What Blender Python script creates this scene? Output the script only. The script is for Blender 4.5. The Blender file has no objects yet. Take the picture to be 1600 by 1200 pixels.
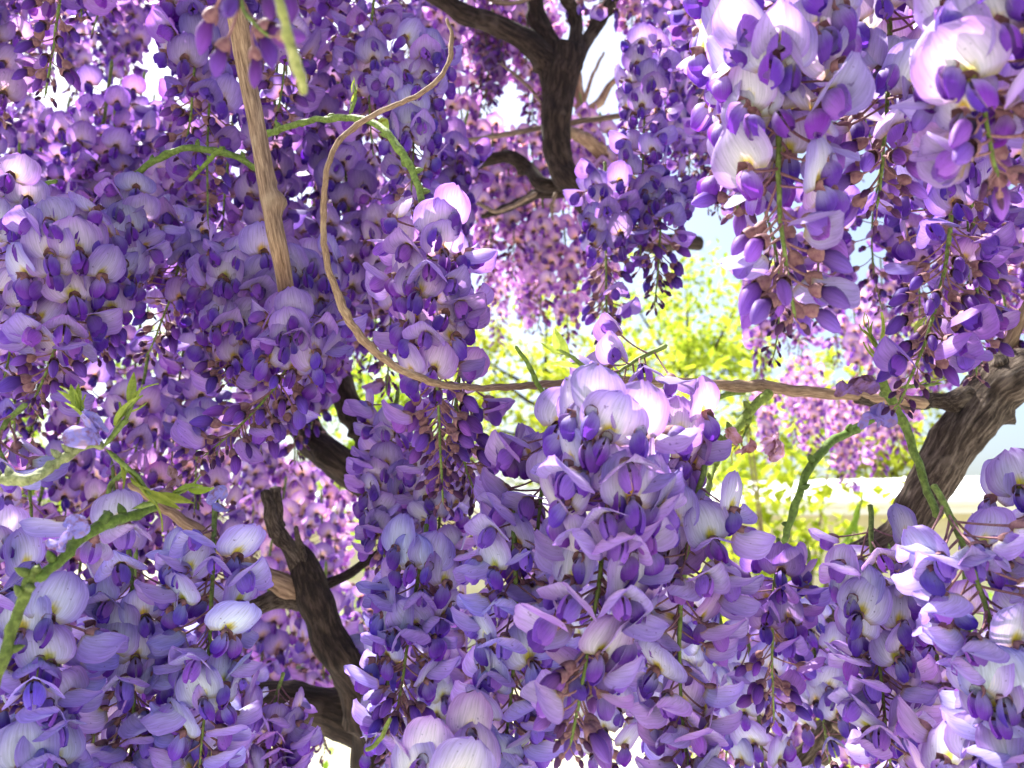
import bpy, math, random
from mathutils import Vector, Matrix, noise
rad = math.radians
S = bpy.context.scene
COL = S.collection
random.seed(7)

# ---------------------------------------------------------------- camera
F = 1256.0                                   # focal length in pixels of the 1600-wide photograph
PITCH = rad(12)
CAM = Vector((0, 0, 1.55))
cd = bpy.data.cameras.new('camera'); cam = bpy.data.objects.new('camera', cd); COL.objects.link(cam)
cd.sensor_width = 36; cd.lens = 36 * F / 1600; cd.clip_start = .02; cd.clip_end = 2000
cam.location = CAM; cam.rotation_euler = (rad(90) + PITCH, 0, 0)
cd.dof.use_dof = True; cd.dof.focus_distance = .37; cd.dof.aperture_fstop = 15
S.camera = cam
FW = Vector((0, math.cos(PITCH), math.sin(PITCH))); UP = Vector((0, -math.sin(PITCH), math.cos(PITCH))); RT = Vector((1, 0, 0))
def at(u, v, d): return CAM + (FW + RT * ((u - 800) / F) + UP * ((600 - v) / F)) * d

# ---------------------------------------------------------------- light
SUN_EL, SUN_AZ = rad(60), rad(-50)
w = bpy.data.worlds.new('World'); S.world = w; w.use_nodes = True
nt = w.node_tree; nt.nodes.clear()
sky = nt.nodes.new('ShaderNodeTexSky'); sky.sky_type = 'NISHITA'; sky.sun_disc = False
sky.sun_elevation = SUN_EL; sky.sun_rotation = SUN_AZ; sky.air_density = 1.0; sky.dust_density = 4.5
bg = nt.nodes.new('ShaderNodeBackground'); bg.inputs[1].default_value = .085
wo = nt.nodes.new('ShaderNodeOutputWorld')
nt.links.new(sky.outputs[0], bg.inputs[0]); nt.links.new(bg.outputs[0], wo.inputs[0])
sl = bpy.data.lights.new('sun', 'SUN'); sl.energy = 5; sl.angle = rad(.55); sl.color = (1, .95, .87)
so = bpy.data.objects.new('sun', sl); COL.objects.link(so)
sd = Vector((math.sin(SUN_AZ) * math.cos(SUN_EL), math.cos(SUN_AZ) * math.cos(SUN_EL), math.sin(SUN_EL)))
so.rotation_euler = sd.to_track_quat('Z', 'Y').to_euler(); so.location = sd * 20
S.view_settings.view_transform = 'Standard'; S.view_settings.look = 'None'
S.view_settings.exposure = 1.95; S.view_settings.gamma = 1
S.render.engine = 'CYCLES'
S.cycles.max_bounces = 4; S.cycles.diffuse_bounces = 2; S.cycles.transmission_bounces = 3; S.cycles.caustics_reflective = False

# ---------------------------------------------------------------- materials
def newmat(name):
    m = bpy.data.materials.new(name); m.use_nodes = True; n = m.node_tree.nodes; n.clear()
    o = n.new('ShaderNodeOutputMaterial'); return m, n, m.node_tree.links, o
def petal_mat(name, trans=.45, spots=True):
    m, n, l, o = newmat(name)
    at_ = n.new('ShaderNodeAttribute'); at_.attribute_name = 'Col'
    oi = n.new('ShaderNodeObjectInfo')
    mul = n.new('ShaderNodeMixRGB'); mul.blend_type = 'MULTIPLY'; mul.inputs[0].default_value = 1
    l.new(at_.outputs[0], mul.inputs[1]); l.new(oi.outputs['Color'], mul.inputs[2])
    # per flower variation
    hsv = n.new('ShaderNodeHueSaturation')
    mr = n.new('ShaderNodeMapRange'); mr.inputs[3].default_value = .475; mr.inputs[4].default_value = .515
    l.new(oi.outputs['Random'], mr.inputs[0]); l.new(mr.outputs[0], hsv.inputs['Hue'])
    wn = n.new('ShaderNodeTexWhiteNoise'); wn.noise_dimensions = '1D'; l.new(oi.outputs['Random'], wn.inputs['W'])
    mv = n.new('ShaderNodeMapRange'); mv.inputs[3].default_value = .78; mv.inputs[4].default_value = 1.15
    l.new(wn.outputs['Value'], mv.inputs[0]); l.new(mv.outputs[0], hsv.inputs['Value'])
    l.new(mul.outputs[0], hsv.inputs['Color'])
    # veins along the petal, from its uv
    uv = n.new('ShaderNodeUVMap'); mp = n.new('ShaderNodeMapping'); mp.inputs['Scale'].default_value = (38, 2.2, 1)
    l.new(uv.outputs[0], mp.inputs[0])
    nz = n.new('ShaderNodeTexNoise'); nz.inputs['Scale'].default_value = 1; nz.inputs['Detail'].default_value = 3
    l.new(mp.outputs[0], nz.inputs['Vector'])
    vr = n.new('ShaderNodeMapRange'); vr.inputs[1].default_value = .3; vr.inputs[2].default_value = .7; vr.inputs[3].default_value = .74; vr.inputs[4].default_value = 1.12
    l.new(nz.outputs[0], vr.inputs[0])
    m2 = n.new('ShaderNodeMixRGB'); m2.blend_type = 'MULTIPLY'; m2.inputs[0].default_value = 1
    l.new(hsv.outputs[0], m2.inputs[1]); l.new(vr.outputs[0], m2.inputs[2])
    # small dark flecks and bruises
    tc = n.new('ShaderNodeTexCoord'); n2 = n.new('ShaderNodeTexNoise'); n2.noise_dimensions = '4D'; n2.inputs['Scale'].default_value = 620; n2.inputs['Detail'].default_value = 1
    l.new(tc.outputs['Object'], n2.inputs['Vector']); w4 = n.new('ShaderNodeMath'); w4.operation = 'MULTIPLY'; w4.inputs[1].default_value = 50
    l.new(oi.outputs['Random'], w4.inputs[0]); l.new(w4.outputs[0], n2.inputs['W'])
    sp = n.new('ShaderNodeMapRange'); sp.inputs[1].default_value = .70; sp.inputs[2].default_value = .76; sp.inputs[3].default_value = 0; sp.inputs[4].default_value = .6
    l.new(n2.outputs[0], sp.inputs[0])
    m3 = n.new('ShaderNodeMixRGB'); m3.inputs[2].default_value = (.10, .05, .18, 1)
    l.new(sp.outputs[0], m3.inputs[0]); l.new(m2.outputs[0], m3.inputs[1])
    p = n.new('ShaderNodeBsdfPrincipled'); p.inputs['Roughness'].default_value = .52; p.inputs['Specular IOR Level'].default_value = .3
    p.inputs['Sheen Weight'].default_value = .12; p.inputs['Sheen Roughness'].default_value = .4
    bp = n.new('ShaderNodeBump'); bp.inputs['Strength'].default_value = .28; bp.inputs['Distance'].default_value = .0006
    l.new(nz.outputs[0], bp.inputs['Height']); l.new(bp.outputs[0], p.inputs['Normal'])
    l.new(m3.outputs[0], p.inputs['Base Color'])
    t = n.new('ShaderNodeBsdfTranslucent'); tm = n.new('ShaderNodeMixRGB'); tm.blend_type = 'MULTIPLY'; tm.inputs[0].default_value = 1
    tm.inputs[2].default_value = (1.22, .84, 1.1, 1); l.new(m3.outputs[0], tm.inputs[1]); l.new(tm.outputs[0], t.inputs[0])
    mx = n.new('ShaderNodeMixShader'); mx.inputs[0].default_value = trans
    l.new(p.outputs[0], mx.inputs[1]); l.new(t.outputs[0], mx.inputs[2]); l.new(mx.outputs[0], o.inputs[0])
    return m
def plain(name, c1, c2, scale=60, rough=.6, bump=.3, dist=.001, trans=0, c3=None, stretch=None, attr=False, bark=False):
    m, n, l, o = newmat(name)
    tc = n.new('ShaderNodeTexCoord'); mp = n.new('ShaderNodeMapping'); l.new(tc.outputs['Object'], mp.inputs[0])
    if bark:
        ba = n.new('ShaderNodeAttribute'); ba.attribute_name = 'Col'; l.new(ba.outputs['Vector'], mp.inputs[0])
    if stretch: mp.inputs['Scale'].default_value = stretch
    nz = n.new('ShaderNodeTexNoise'); nz.inputs['Scale'].default_value = scale; nz.inputs['Detail'].default_value = 6; nz.inputs['Roughness'].default_value = .65
    nz.inputs['Distortion'].default_value = .25; l.new(mp.outputs[0], nz.inputs['Vector'])
    cr = n.new('ShaderNodeValToRGB'); cr.color_ramp.elements[0].position = .35; cr.color_ramp.elements[1].position = .66
    cr.color_ramp.elements[0].color = (*c1, 1); cr.color_ramp.elements[1].color = (*c2, 1)
    if c3: e = cr.color_ramp.elements.new(.5); e.color = (*c3, 1)
    l.new(nz.outputs[0], cr.inputs[0])
    src = cr.outputs[0]
    if bark:
        n3 = n.new('ShaderNodeTexNoise'); n3.inputs['Scale'].default_value = 45; n3.inputs['Detail'].default_value = 5; l.new(tc.outputs['Object'], n3.inputs['Vector'])
        r3 = n.new('ShaderNodeMapRange'); r3.inputs[1].default_value = .56; r3.inputs[2].default_value = .68; r3.inputs[4].default_value = .55; l.new(n3.outputs[0], r3.inputs[0])
        x3 = n.new('ShaderNodeMixRGB'); x3.inputs[2].default_value = (*[min(.45, k * 1.15 + .02) for k in c2], 1); l.new(r3.outputs[0], x3.inputs[0]); l.new(src, x3.inputs[1]); src = x3.outputs[0]
    if trans or attr:
        oi = n.new('ShaderNodeObjectInfo'); mm = n.new('ShaderNodeMixRGB'); mm.blend_type = 'MULTIPLY'; mm.inputs[0].default_value = 1
        l.new(src, mm.inputs[1]); l.new(oi.outputs['Color'], mm.inputs[2]); src = mm.outputs[0]
    p = n.new('ShaderNodeBsdfPrincipled'); p.inputs['Roughness'].default_value = rough; p.inputs['Specular IOR Level'].default_value = .3
    bp = n.new('ShaderNodeBump'); bp.inputs['Strength'].default_value = bump; bp.inputs['Distance'].default_value = dist
    l.new(nz.outputs[0], bp.inputs['Height']); l.new(bp.outputs[0], p.inputs['Normal']); l.new(src, p.inputs['Base Color'])
    if trans:
        t = n.new('ShaderNodeBsdfTranslucent'); l.new(src, t.inputs[0]); mx = n.new('ShaderNodeMixShader'); mx.inputs[0].default_value = trans
        l.new(p.outputs[0], mx.inputs[1]); l.new(t.outputs[0], mx.inputs[2]); l.new(mx.outputs[0], o.inputs[0])
    else: l.new(p.outputs[0], o.inputs[0])
    return m
M_PETAL = petal_mat('petal', .46)
M_CALYX = plain('calyx', (.13, .05, .075), (.28, .15, .15), 500, .7, .2, .0003)
M_STEM = plain('green_stem', (.075, .10, .025), (.22, .29, .08), 420, .65, .8, .0008, c3=(.13, .19, .04), attr=True)
M_BARK = plain('dark_bark', (.008, .005, .004), (.07, .048, .036), 1, .95, 1, .003, c3=(.022, .014, .011), stretch=(5, 5, .9), bark=True)
M_RBARK = plain('rough_grey_bark', (.012, .008, .006), (.19, .15, .12), 1, .95, 1, .004, c3=(.06, .042, .032), stretch=(6, 6, 1.1), bark=True)
M_VINE = plain('tan_bark', (.11, .065, .04), (.40, .28, .18), 1, .8, .8, .0008, c3=(.24, .155, .10), stretch=(4, 4, .35), bark=True)
M_TWIG = plain('twig_bark', (.07, .045, .035), (.30, .22, .16), 1, .8, .8, .0008, stretch=(3, 3, .5), bark=True)
M_LEAF = plain('young_leaf', (.20, .28, .035), (.42, .50, .10), 200, .5, .3, .0004, trans=.45)
M_TREELEAF = plain('tree_leaf', (.16, .22, .02), (.52, .52, .05), 3, .5, .2, .001, trans=.5)
M_DRY = plain('withered_petal', (.16, .07, .04), (.42, .30, .58), 110, .7, .5, .0006, trans=.35, c3=(.36, .24, .30))

# ---------------------------------------------------------------- mesh helper
class MB:
    def __init__(s): s.v = []; s.f = []; s.c = []; s.uv = []; s.m = []
    def grid(s, fn, nu, nv, col=None, mat=0, wrap=False):
        b = len(s.v); NU = nu if wrap else nu + 1
        for j in range(nv + 1):
            for i in range(NU):
                a, t = i / nu, j / nv
                s.v.append(tuple(fn(a, t))); s.c.append(col(a, t) if col else (1, 1, 1, 1)); s.uv.append((a, t))
        for j in range(nv):
            for i in range(nu):
                i2 = (i + 1) % NU
                s.f.append((b + j * NU + i, b + j * NU + i2, b + (j + 1) * NU + i2, b + (j + 1) * NU + i)); s.m.append(mat)
    def add(s, o, mat4=None, dm=0):
        b = len(s.v)
        s.v += [tuple(mat4 @ Vector(p)) for p in o.v] if mat4 else o.v
        s.c += o.c; s.uv += o.uv; s.f += [tuple(b + i for i in f) for f in o.f]; s.m += [k + dm for k in o.m]
    def mesh(s, name, mats, sm=True):
        me = bpy.data.meshes.new(name); me.from_pydata(s.v, [], s.f)
        for m in mats: me.materials.append(m)
        if len(mats) > 1: me.polygons.foreach_set('material_index', s.m)
        if s.c:
            ca = me.color_attributes.new('Col', 'FLOAT_COLOR', 'POINT'); ca.data.foreach_set('color', [x for c in s.c for x in c])
            u = me.uv_layers.new(name='UVMap'); li = [0] * len(me.loops); me.loops.foreach_get('vertex_index', li)
            u.data.foreach_set('uv', [x for i in li for x in s.uv[i]])
        me.polygons.foreach_set('use_smooth', [sm] * len(me.polygons)); me.update()
        return me
def link(name, me, parent=None, mat4=None, color=None):
    o = bpy.data.objects.new(name, me); COL.objects.link(o)
    if parent: o.parent = parent
    if mat4 is not None: o.matrix_basis = mat4
    if color: o.color = (*color, 1)
    return o
def tag(o, label=None, cat=None, group=None, kind=None):
    for k, v in (('label', label), ('category', cat), ('group', group), ('kind', kind)):
        if v: o[k] = v
    return o
def thing(name, loc, label, cat, group=None): return tag(link(name, None, None, Matrix.Translation(loc)), label, cat, group)
def catmull(P, n):
    P = [P[0]] + list(P) + [P[-1]]; out = []
    for k in range(1, len(P) - 2):
        for q in range(n):
            t = q / n; a, b, c, d = P[k - 1], P[k], P[k + 1], P[k + 2]
            out.append(.5 * ((2 * b) + (c - a) * t + (2 * a - 5 * b + 4 * c - d) * t * t + (3 * b - a - 3 * c + d) * t ** 3))
    out.append(P[-2]); return out
def tube(mb, pts, sides=8, n=6, rough=0, nf=40, cap=True, col=None, knots=0, mat=0, rib=0):
    """pts: 4-vectors (x, y, z, radius)"""
    C = catmull([Vector(p) for p in pts], n); L = len(C) - 1
    rng = random.Random(len(C) * 31 + int(abs(C[0][0]) * 1e4)); kn = [(rng.uniform(.05, .95), rng.uniform(0, 6.28), rng.uniform(.25, .6)) for _ in range(knots)]
    fr = []; a = None
    for i, c in enumerate(C):
        t = (C[min(i + 1, L)] - C[max(i - 1, 0)]).xyz
        t = t.normalized() if t.length else Vector((0, 0, 1))
        if a is None: a = t.orthogonal().normalized()
        a = (a - t * a.dot(t)).normalized(); fr.append((c.xyz, a.copy(), t.cross(a), c.w))
    if rough > .09: fr = [(p + noise.noise_vector(p * (.22 / max(r, .001))) * r * .55, A, B, r) for p, A, B, r in fr]
    def fn(x, y):
        p, A, B, r = fr[round(y * L)]; th = x * math.tau; d = A * math.cos(th) + B * math.sin(th); q = p + d * r
        k = 1 + rough * (noise.noise(q * nf) * 1.3 + noise.noise(q * nf * 2.7) * .6)
        if rib: k += rib * math.sin(th * 5 + y * 9)
        for ky, kt, ks in kn:
            dy = (y - ky) * L / n * 3; da = math.cos(th - kt)
            if da > 0: k += ks * math.exp(-dy * dy * 6) * da ** 3
        if cap and y in (0, 1): k *= .02
        return p + d * (r * k)
    tl = sum((C[i + 1].xyz - C[i].xyz).length for i in range(L)) / max(1e-5, sum(c.w for c in C) / len(C))
    if col is None: col = lambda x, y: (math.cos(x * math.tau) + 3, math.sin(x * math.tau) + 7, y * tl + 5, 1)
    mb.grid(fn, sides, L, col, mat, wrap=True)

# ---------------------------------------------------------------- wisteria flowers (x forward, z up, millimetres -> metres)
def lerp3(a, b, k): k = max(0, min(1, k)); return tuple(a[i] + (b[i] - a[i]) * k for i in range(3))
LAV, PALE, YEL, VIO, DEEP, PLUM = (.33, .23, .60), (.64, .62, .77), (.62, .56, .05), (.25, .09, .55), (.14, .03, .40), (.10, .025, .15)
mm = .001
def sgnpow(x, p): return math.copysign(abs(x) ** p, x)
def banner(rng, kind, nu=12, nv=11):
    mb = MB(); W = rng.uniform(10.8, 12.8); H = rng.uniform(16.5, 19.5); sd_ = rng.uniform(0, 99)
    if kind == 'open': al = rad(rng.uniform(68, 102)); fold = rng.uniform(-.05, .26); curl = rng.uniform(0, 5); H *= .98
    else: al = rad(rng.uniform(8, 38)); fold = rng.uniform(.4, .85); curl = rng.uniform(-2, 4); H *= .9
    b = Vector((math.cos(al), 0, math.sin(al))); n = Vector((math.sin(al), 0, -math.cos(al))); sk = rng.uniform(-.12, .12)
    ruf = rng.uniform(.6, 1.8)
    def fn(a, t):
        s = a * 2 - 1; tt = .02 + t * .965
        w_ = W * (1 - abs(2 * tt ** .85 - 1) ** 2.5) ** .5 + .8 * (1 - tt)
        al_ = H * tt - 1.6 * math.exp(-(s * 3.2) ** 2) * tt ** 5 - 3.0 * abs(s) * (1 - tt) - (1.8 * s * s * tt ** 3)
        w_ *= 1 + .035 * noise.noise(Vector((s * 3, tt * 9, sd_))); al_ += .55 * noise.noise(Vector((s * 7, sd_, 3))) * tt ** 2
        y = w_ * s; nz = noise.noise(Vector((s * 1.6 + sd_, tt * 2, 0)))
        if kind == 'open':
            off = -fold * abs(s) ** 1.5 * w_ + 1.3 * math.exp(-(s * 5) ** 2) * -1 * (1 - tt) - curl * tt ** 3 + ruf * nz * (.3 + s * s)
            off += .7 * math.sin(s * 9 + sd_) * s * s * tt
        else:
            y *= (1 - .32 * abs(s) * fold); off = fold * abs(s) ** 1.7 * w_ * .95 - curl * tt ** 3 + 1.1 * nz - .5 * math.exp(-(s * 6) ** 2)
            off += ruf * .35 * math.sin(s * 8 + sd_) * s * s
        y += sk * al_
        return (b * al_ + n * off + Vector((0, y, 0))) * mm
    def col(a, t):
        s = a * 2 - 1; r = math.hypot(s * .9, t * .9)
        c = lerp3(PALE, LAV, (r - .3) / .6 + .15 * noise.noise(Vector((s * 3, t * 3, sd_))))
        if kind != 'open': c = lerp3(c, LAV, .45)
        k = 1 - math.hypot(s / .30, (t - .10) / .22); c = lerp3(c, YEL, k * 2.2)
        if t < .04: c = (.34, .28, .16)
        if abs(s) > .9 or t > .93: c = lerp3(c, VIO, .25)
        return (*c, 1)
    mb.grid(fn, nu, nv, col); return mb
def wing(rng, kind, side, nu=6, nv=8):
    mb = MB(); L = rng.uniform(9.8, 12.4); be = rad(rng.uniform(38, 68) if kind == 'open' else rng.uniform(12, 34))
    d = Vector((math.cos(be), 0, -math.sin(be))); q = Vector((math.sin(be), 0, math.cos(be))); sp = rng.uniform(3.0, 4.2); wd = rng.uniform(3.9, 5.0)
    def fn(a, t):
        c = a * 2 - 1; tt = .03 + t * .955; p = (1 - abs(2 * tt - 1) ** 2.6) ** .5 * (.4 + .6 * min(1, tt * 1.8))
        y = side * (.15 + sp * math.sin(math.pi * min(1, tt * .9)) ** .7 * max(0, 1 - c * c * .97) ** .55 * (1 - .25 * c))
        return (d * L * tt + q * (c * wd * p - 2.4 * tt * tt + .8) + Vector((0, y, 0))) * mm
    def col(a, t): return (*lerp3(lerp3(LAV, PALE, .35), DEEP if kind == 'open' else VIO, t * 1.35 + .1 * math.sin(a * 9)), 1)
    mb.grid(fn, nu, nv, col); return mb
def bud(rng, big, ns=8, nv=8):
    mb = MB(); L = rng.uniform(12, 15.5) if big else rng.uniform(7, 10); R = L * rng.uniform(.21, .26); cv = rng.uniform(.1, .35)
    def fn(a, t):
        tt = .01 + t * .98; th = a * math.tau; p = math.sin(math.pi * tt ** 1.15) ** .62 * (.55 + .45 * min(1, tt * 2))
        z = math.sin(th); k = 1 + (.22 if z > .3 else 0) * z * (1 - tt)
        return Vector((L * tt, math.cos(th) * R * .72 * p, z * R * p * k - cv * L * tt * tt)) * mm
    def col(a, t):
        c = lerp3(PLUM, VIO if big else PLUM, t * 1.6 - .15) if big else lerp3((.10, .035, .09), PLUM, t)
        if big and abs(a - .25) < .1: c = lerp3(c, PLUM, .4)
        return (*c, 1)
    mb.grid(fn, ns, nv, col, wrap=True); return mb
def calyx(rng, ped, big=True, ps=5):
    mb = MB(); k = 1 if big else .62; cc = lambda a, t: (1, 1, 1, 1)
    def fn(a, t):
        th = a * math.tau; x = (-1.8 + 5.2 * t * (1 + .14 * math.sin(5 * th))) * k; r = k * (.5 + 2.3 * math.sin(min(1, t * 1.3) * math.pi / 2) ** .8)
        return Vector((x, r * math.cos(th) * .95, r * math.sin(th))) * mm
    mb.grid(fn, 8, 4, cc, 1, wrap=True)
    dz = rng.uniform(.02, .30); dy = rng.uniform(-.12, .12)
    pts = [(-(1 + ped * q) * mm, dy * ped * q * (1 - q) * 2 * mm, (dz * ped * q * q) * mm, (.62 - .16 * math.sin(q * 3.1)) * mm * (.7 + .3 * k)) for q in (0, .33, .66, 1)]
    tube(mb, pts, ps, 2, col=cc, mat=1, cap=False)
    return mb, Vector(pts[-1][:3])
MATS = [M_PETAL, M_CALYX]
R0 = random.Random(5)
def build_set(nb, nw, nbd, lod):
    """mesh library: banners, wings, buds, calyces; and the same joined for farther flowers"""
    g = {}
    nu, nv = ((12, 11), (8, 7), (4, 4))[lod]; wu, wv = ((6, 8), (4, 5), (2, 3))[lod]; bs, bv = ((9, 8), (6, 5), (4, 3))[lod]
    for kind in ('open', 'half'):
        g[kind] = [(banner(R0, kind, nu, nv), wing(R0, kind, 1, wu, wv), wing(R0, kind, -1, wu, wv)) for _ in range(nb)]
    g['bud'] = [bud(R0, True, bs, bv) for _ in range(nbd)]; g['tip'] = [bud(R0, False, bs, bv) for _ in range(nbd)]
    return g
LIB = [build_set(9, 5, 5, 0), build_set(6, 4, 4, 1), build_set(3, 3, 3, 2)]
PEDS = (19, 14, 9, 6)
NEAR = {}; MID = {}
for kind in ('open', 'half'):
    NEAR[kind] = [[x.mesh(nm, [M_PETAL]) for x, nm in zip(t3, ('standard_petal', 'wing_petal', 'wing_petal'))] for t3 in LIB[0][kind]]
for kind in ('bud', 'tip'): NEAR[kind] = [b.mesh('bud', [M_PETAL]) for b in LIB[0][kind]]
CAL = {}
for pi, pl in enumerate(PEDS):
    for big in (True, False):
        lst = []
        for _ in range(3):
            mb, e = calyx(R0, pl, big); lst.append((mb.mesh('calyx', MATS), e))
        CAL[pi, big] = lst
FLW = {}   # (lod, kind, ped) -> [(mb, end)]
for lod in (1, 2):
    for kind in ('open', 'half', 'bud', 'tip'):
        for pi, pl in enumerate(PEDS):
            lst = []
            for q in range(6 if lod == 1 else 3):
                mb = MB(); src = LIB[lod][kind][q % len(LIB[lod][kind])]
                for x in (src if isinstance(src, tuple) else (src,)): mb.add(x)
                c, e = calyx(R0, pl, kind != 'tip', 4 if lod == 1 else 3); mb.add(c)
                lst.append((mb, e, mb.mesh('bud' if kind in ('bud', 'tip') else 'flower', MATS)))
            FLW[lod, kind, pi] = lst

def frame(f, up, roll=0):
    f = f.normalized(); s = up.cross(f)
    if s.length < .05: s = Vector((1, 0, 0)).cross(f)
    s.normalize(); u = f.cross(s)
    m = Matrix((f, s, u)).transposed()
    return (m @ Matrix.Rotation(roll, 3, 'X'))

def plan(rng, top, tip, bend, n, prof, drop, scale, t0=.03, face=.6, thin=0):
    """yields kind, pedicel index, matrix, tint factor for every flower on a raceme (matrix relative to top)"""
    fo, fh, po = prof; out = []
    ax = (tip - top)
    def P(t): return ax * t + bend * (4 * t * (1 - t))
    ph = rng.uniform(0, 6.28)
    for i in range(n):
        t = t0 + (1 - t0) * ((i + .5) / n) ** .94; c = P(t); T = (P(t + .02) - P(t - .02)).normalized()
        A = T.orthogonal().normalized(); B = T.cross(A); a = ph + i * 2.39996 + rng.uniform(-.25, .25)
        r = A * math.cos(a) + B * math.sin(a)
        if thin and t > (.4 if fo < .85 else .2) and r.y < -.55 and rng.random() < thin: continue
        x = rng.random() * .12 - .06 + t
        if x < fo: kind = 'open' if rng.random() < po else 'half'
        elif x < fh: kind = 'bud' if fo < 0 or rng.random() < .8 else 'half'
        else: kind = 'tip'
        pi = 0 if t < .35 else 1 if t < .68 else 2 if t < .9 else 3
        if kind == 'tip': pi = max(pi, 2)
        dz = drop + rng.uniform(-.3, .3) + (.45 if kind in ('bud', 'tip') else 0)
        f = r + Vector((0, 0, -dz)) + Vector((rng.uniform(-.22, .22), rng.uniform(-.22, .22), 0)) + Vector((0, -face if kind == 'open' else -face * .3, 0))
        if f.length < .2: f = r
        up = Vector((0, 0, 1)) if kind != 'open' else Vector((rng.uniform(-.3, .3), rng.uniform(-.3, .3), 1))
        R = frame(f, up, rng.uniform(-.35, .35)); sc = scale * rng.uniform(.88, 1.1) * (1 if kind != 'tip' else max(.55, 1.25 - .6 * t))
        out.append((kind, pi, c, R, sc, t))
    return out, P
def stem_mesh(P, scale, up_len, sides=6, tint=1, name='stem'):
    mb = MB(); T = (P(0) - P(.05)).normalized()
    pts = [(*(P(0) + T * up_len), 1.5 * mm * scale)] + [(*P(t), (1.4 - .85 * t) * mm * scale) for t in (0, .15, .3, .45, .6, .75, .9, 1)]
    tube(mb, pts, sides, 3, rough=.12, nf=300); return mb.mesh(name, [M_STEM])
GREEN = (1, 1, 1)
def raceme(label, top, tip, lod, n=48, prof=(.6, .85, .6), tint=(1, 1, 1), drop=.25, scale=1.0, bend=None, up_len=.02, seed=None, group='hanging wisteria racemes', stemtint=(1, 1, 1)):
    rng = random.Random(seed if seed is not None else hash((round(top.x, 4), round(top.z, 4))) & 0xffff)
    if bend is None: bend = Vector((rng.uniform(-.008, .008), rng.uniform(-.008, .008), 0))
    root = thing('wisteria_raceme', top, label, 'wisteria raceme', group)
    if lod == 3: return root
    pl, P = plan(rng, top, tip, bend, n, prof, drop, scale, thin=.6 if lod == 0 else 0)
    link('stem', stem_mesh(P, scale, up_len), root, color=stemtint)
    for kind, pi, c, R, sc, t in pl:
        j = rng.uniform(.9, 1.08); q = rng.uniform(-.05, .05); col = (tint[0] * j * (1 + q), tint[1] * j, tint[2] * j * (1 - q * .3))
        if lod == 0:
            cm, e = rng.choice(CAL[pi, kind != 'tip']); loc = c - R @ (e * sc)
            fl = link('flower' if kind in ('open', 'half') else 'flower_bud', cm, root, Matrix.LocRotScale(loc, R, (sc, sc, sc)), col)
            if kind in ('open', 'half'):
                for me, nm in zip(rng.choice(NEAR[kind]), ('standard_petal', 'wing_petal', 'wing_petal')): link(nm, me, fl, None, col)
            else: link('bud', rng.choice(NEAR[kind]), fl, None, col)
        else:
            mb, e, me = rng.choice(FLW[lod, kind, pi]); loc = c - R @ (e * sc)
            link('flower' if kind in ('open', 'half') else 'flower_bud', me, root, Matrix.LocRotScale(loc, R, (sc, sc, sc)), col)
    return root
# ================================================================ SETTING
def box(mb, x0, x1, y0, y1, z0, z1):
    b = len(mb.v); mb.v += [(x, y, z) for z in (z0, z1) for y in (y0, y1) for x in (x0, x1)]
    mb.c += [(1, 1, 1, 1)] * 8; mb.uv += [(0, 0)] * 8
    mb.f += [tuple(b + i for i in q) for q in ((0, 2, 3, 1), (4, 5, 7, 6), (0, 1, 5, 4), (2, 6, 7, 3), (0, 4, 6, 2), (1, 3, 7, 5))]; mb.m += [0] * 6
M_GROUND = plain('ground', (.16, .17, .07), (.40, .37, .28), 1.2, .95, .5, .02, c3=(.30, .29, .20))
M_PAVE = plain('paving', (.42, .40, .36), (.56, .54, .49), 6, .9, .3, .004)
M_SIDE = plain('cream_siding', (.70, .64, .44), (.78, .72, .52), 9, .6, .1, .002)
M_WHITE = plain('white_paint', (.76, .76, .74), (.82, .82, .80), 8, .5, .1, .002)
M_ROOF = plain('pale_roof', (.62, .64, .66), (.74, .75, .76), 4, .5, .15, .003)
g = MB(); g.grid(lambda a, t: ((a - .5) * 1200, -300 + t * 1200, 0), 8, 8); tag(link('ground', g.mesh('ground', [M_GROUND], False)), kind='structure')
g = MB(); g.grid(lambda a, t: ((a - .5) * 9, -3 + t * 9.5, .004), 2, 2); tag(link('patio', g.mesh('patio', [M_PAVE], False)), kind='structure')

HY = 10.0
h = thing('house', (1.0, 11, 0), 'low house with cream lap siding under a pale roof behind the flowers', 'house')
h.rotation_euler = (0, 0, rad(-14))
mb = MB(); box(mb, -6, 6, .02, 5, 0, 2.15); link('wall', mb.mesh('wall', [M_SIDE], False), h)
bd = MB(); b_ = bd; 
def boardfn(a, t): return (-6.02 + a * 12.04, [-.03, -.052, .0, .0][round(t * 3)], [0, .004, .148, .15][round(t * 3)])
bd.v = [(x, y, z) for x in (-6.02, 6.02) for y, z in ((.02, 0), (-.04, 0), (-.015, .148), (.02, .148))]; bd.f = [(0, 4, 5, 1), (1, 5, 6, 2), (2, 6, 7, 3), (0, 1, 2, 3), (4, 7, 6, 5)]
bd.c = []; bm_ = bd.mesh('siding_board', [M_SIDE], False)
for i in range(14): link('siding_board', bm_, h, Matrix.Translation((0, 0, .03 + i * .15)))
rf = MB(); rf.v = [(-6.5, -.5, 2.16), (6.5, -.5, 2.16), (6.5, 2.4, 2.62), (-6.5, 2.4, 2.62), (-6.5, 5.3, 2.16), (6.5, 5.3, 2.16), (-6.5, -.5, 2.22), (6.5, -.5, 2.22), (6.5, 2.4, 2.69), (-6.5, 2.4, 2.69), (-6.5, 5.3, 2.22), (6.5, 5.3, 2.22)]
rf.f = [(0, 1, 2, 3), (3, 2, 5, 4), (6, 9, 8, 7), (9, 10, 11, 8), (0, 6, 7, 1), (4, 5, 11, 10), (0, 3, 9, 6), (3, 4, 10, 9), (1, 7, 8, 2), (2, 8, 11, 5)]
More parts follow.
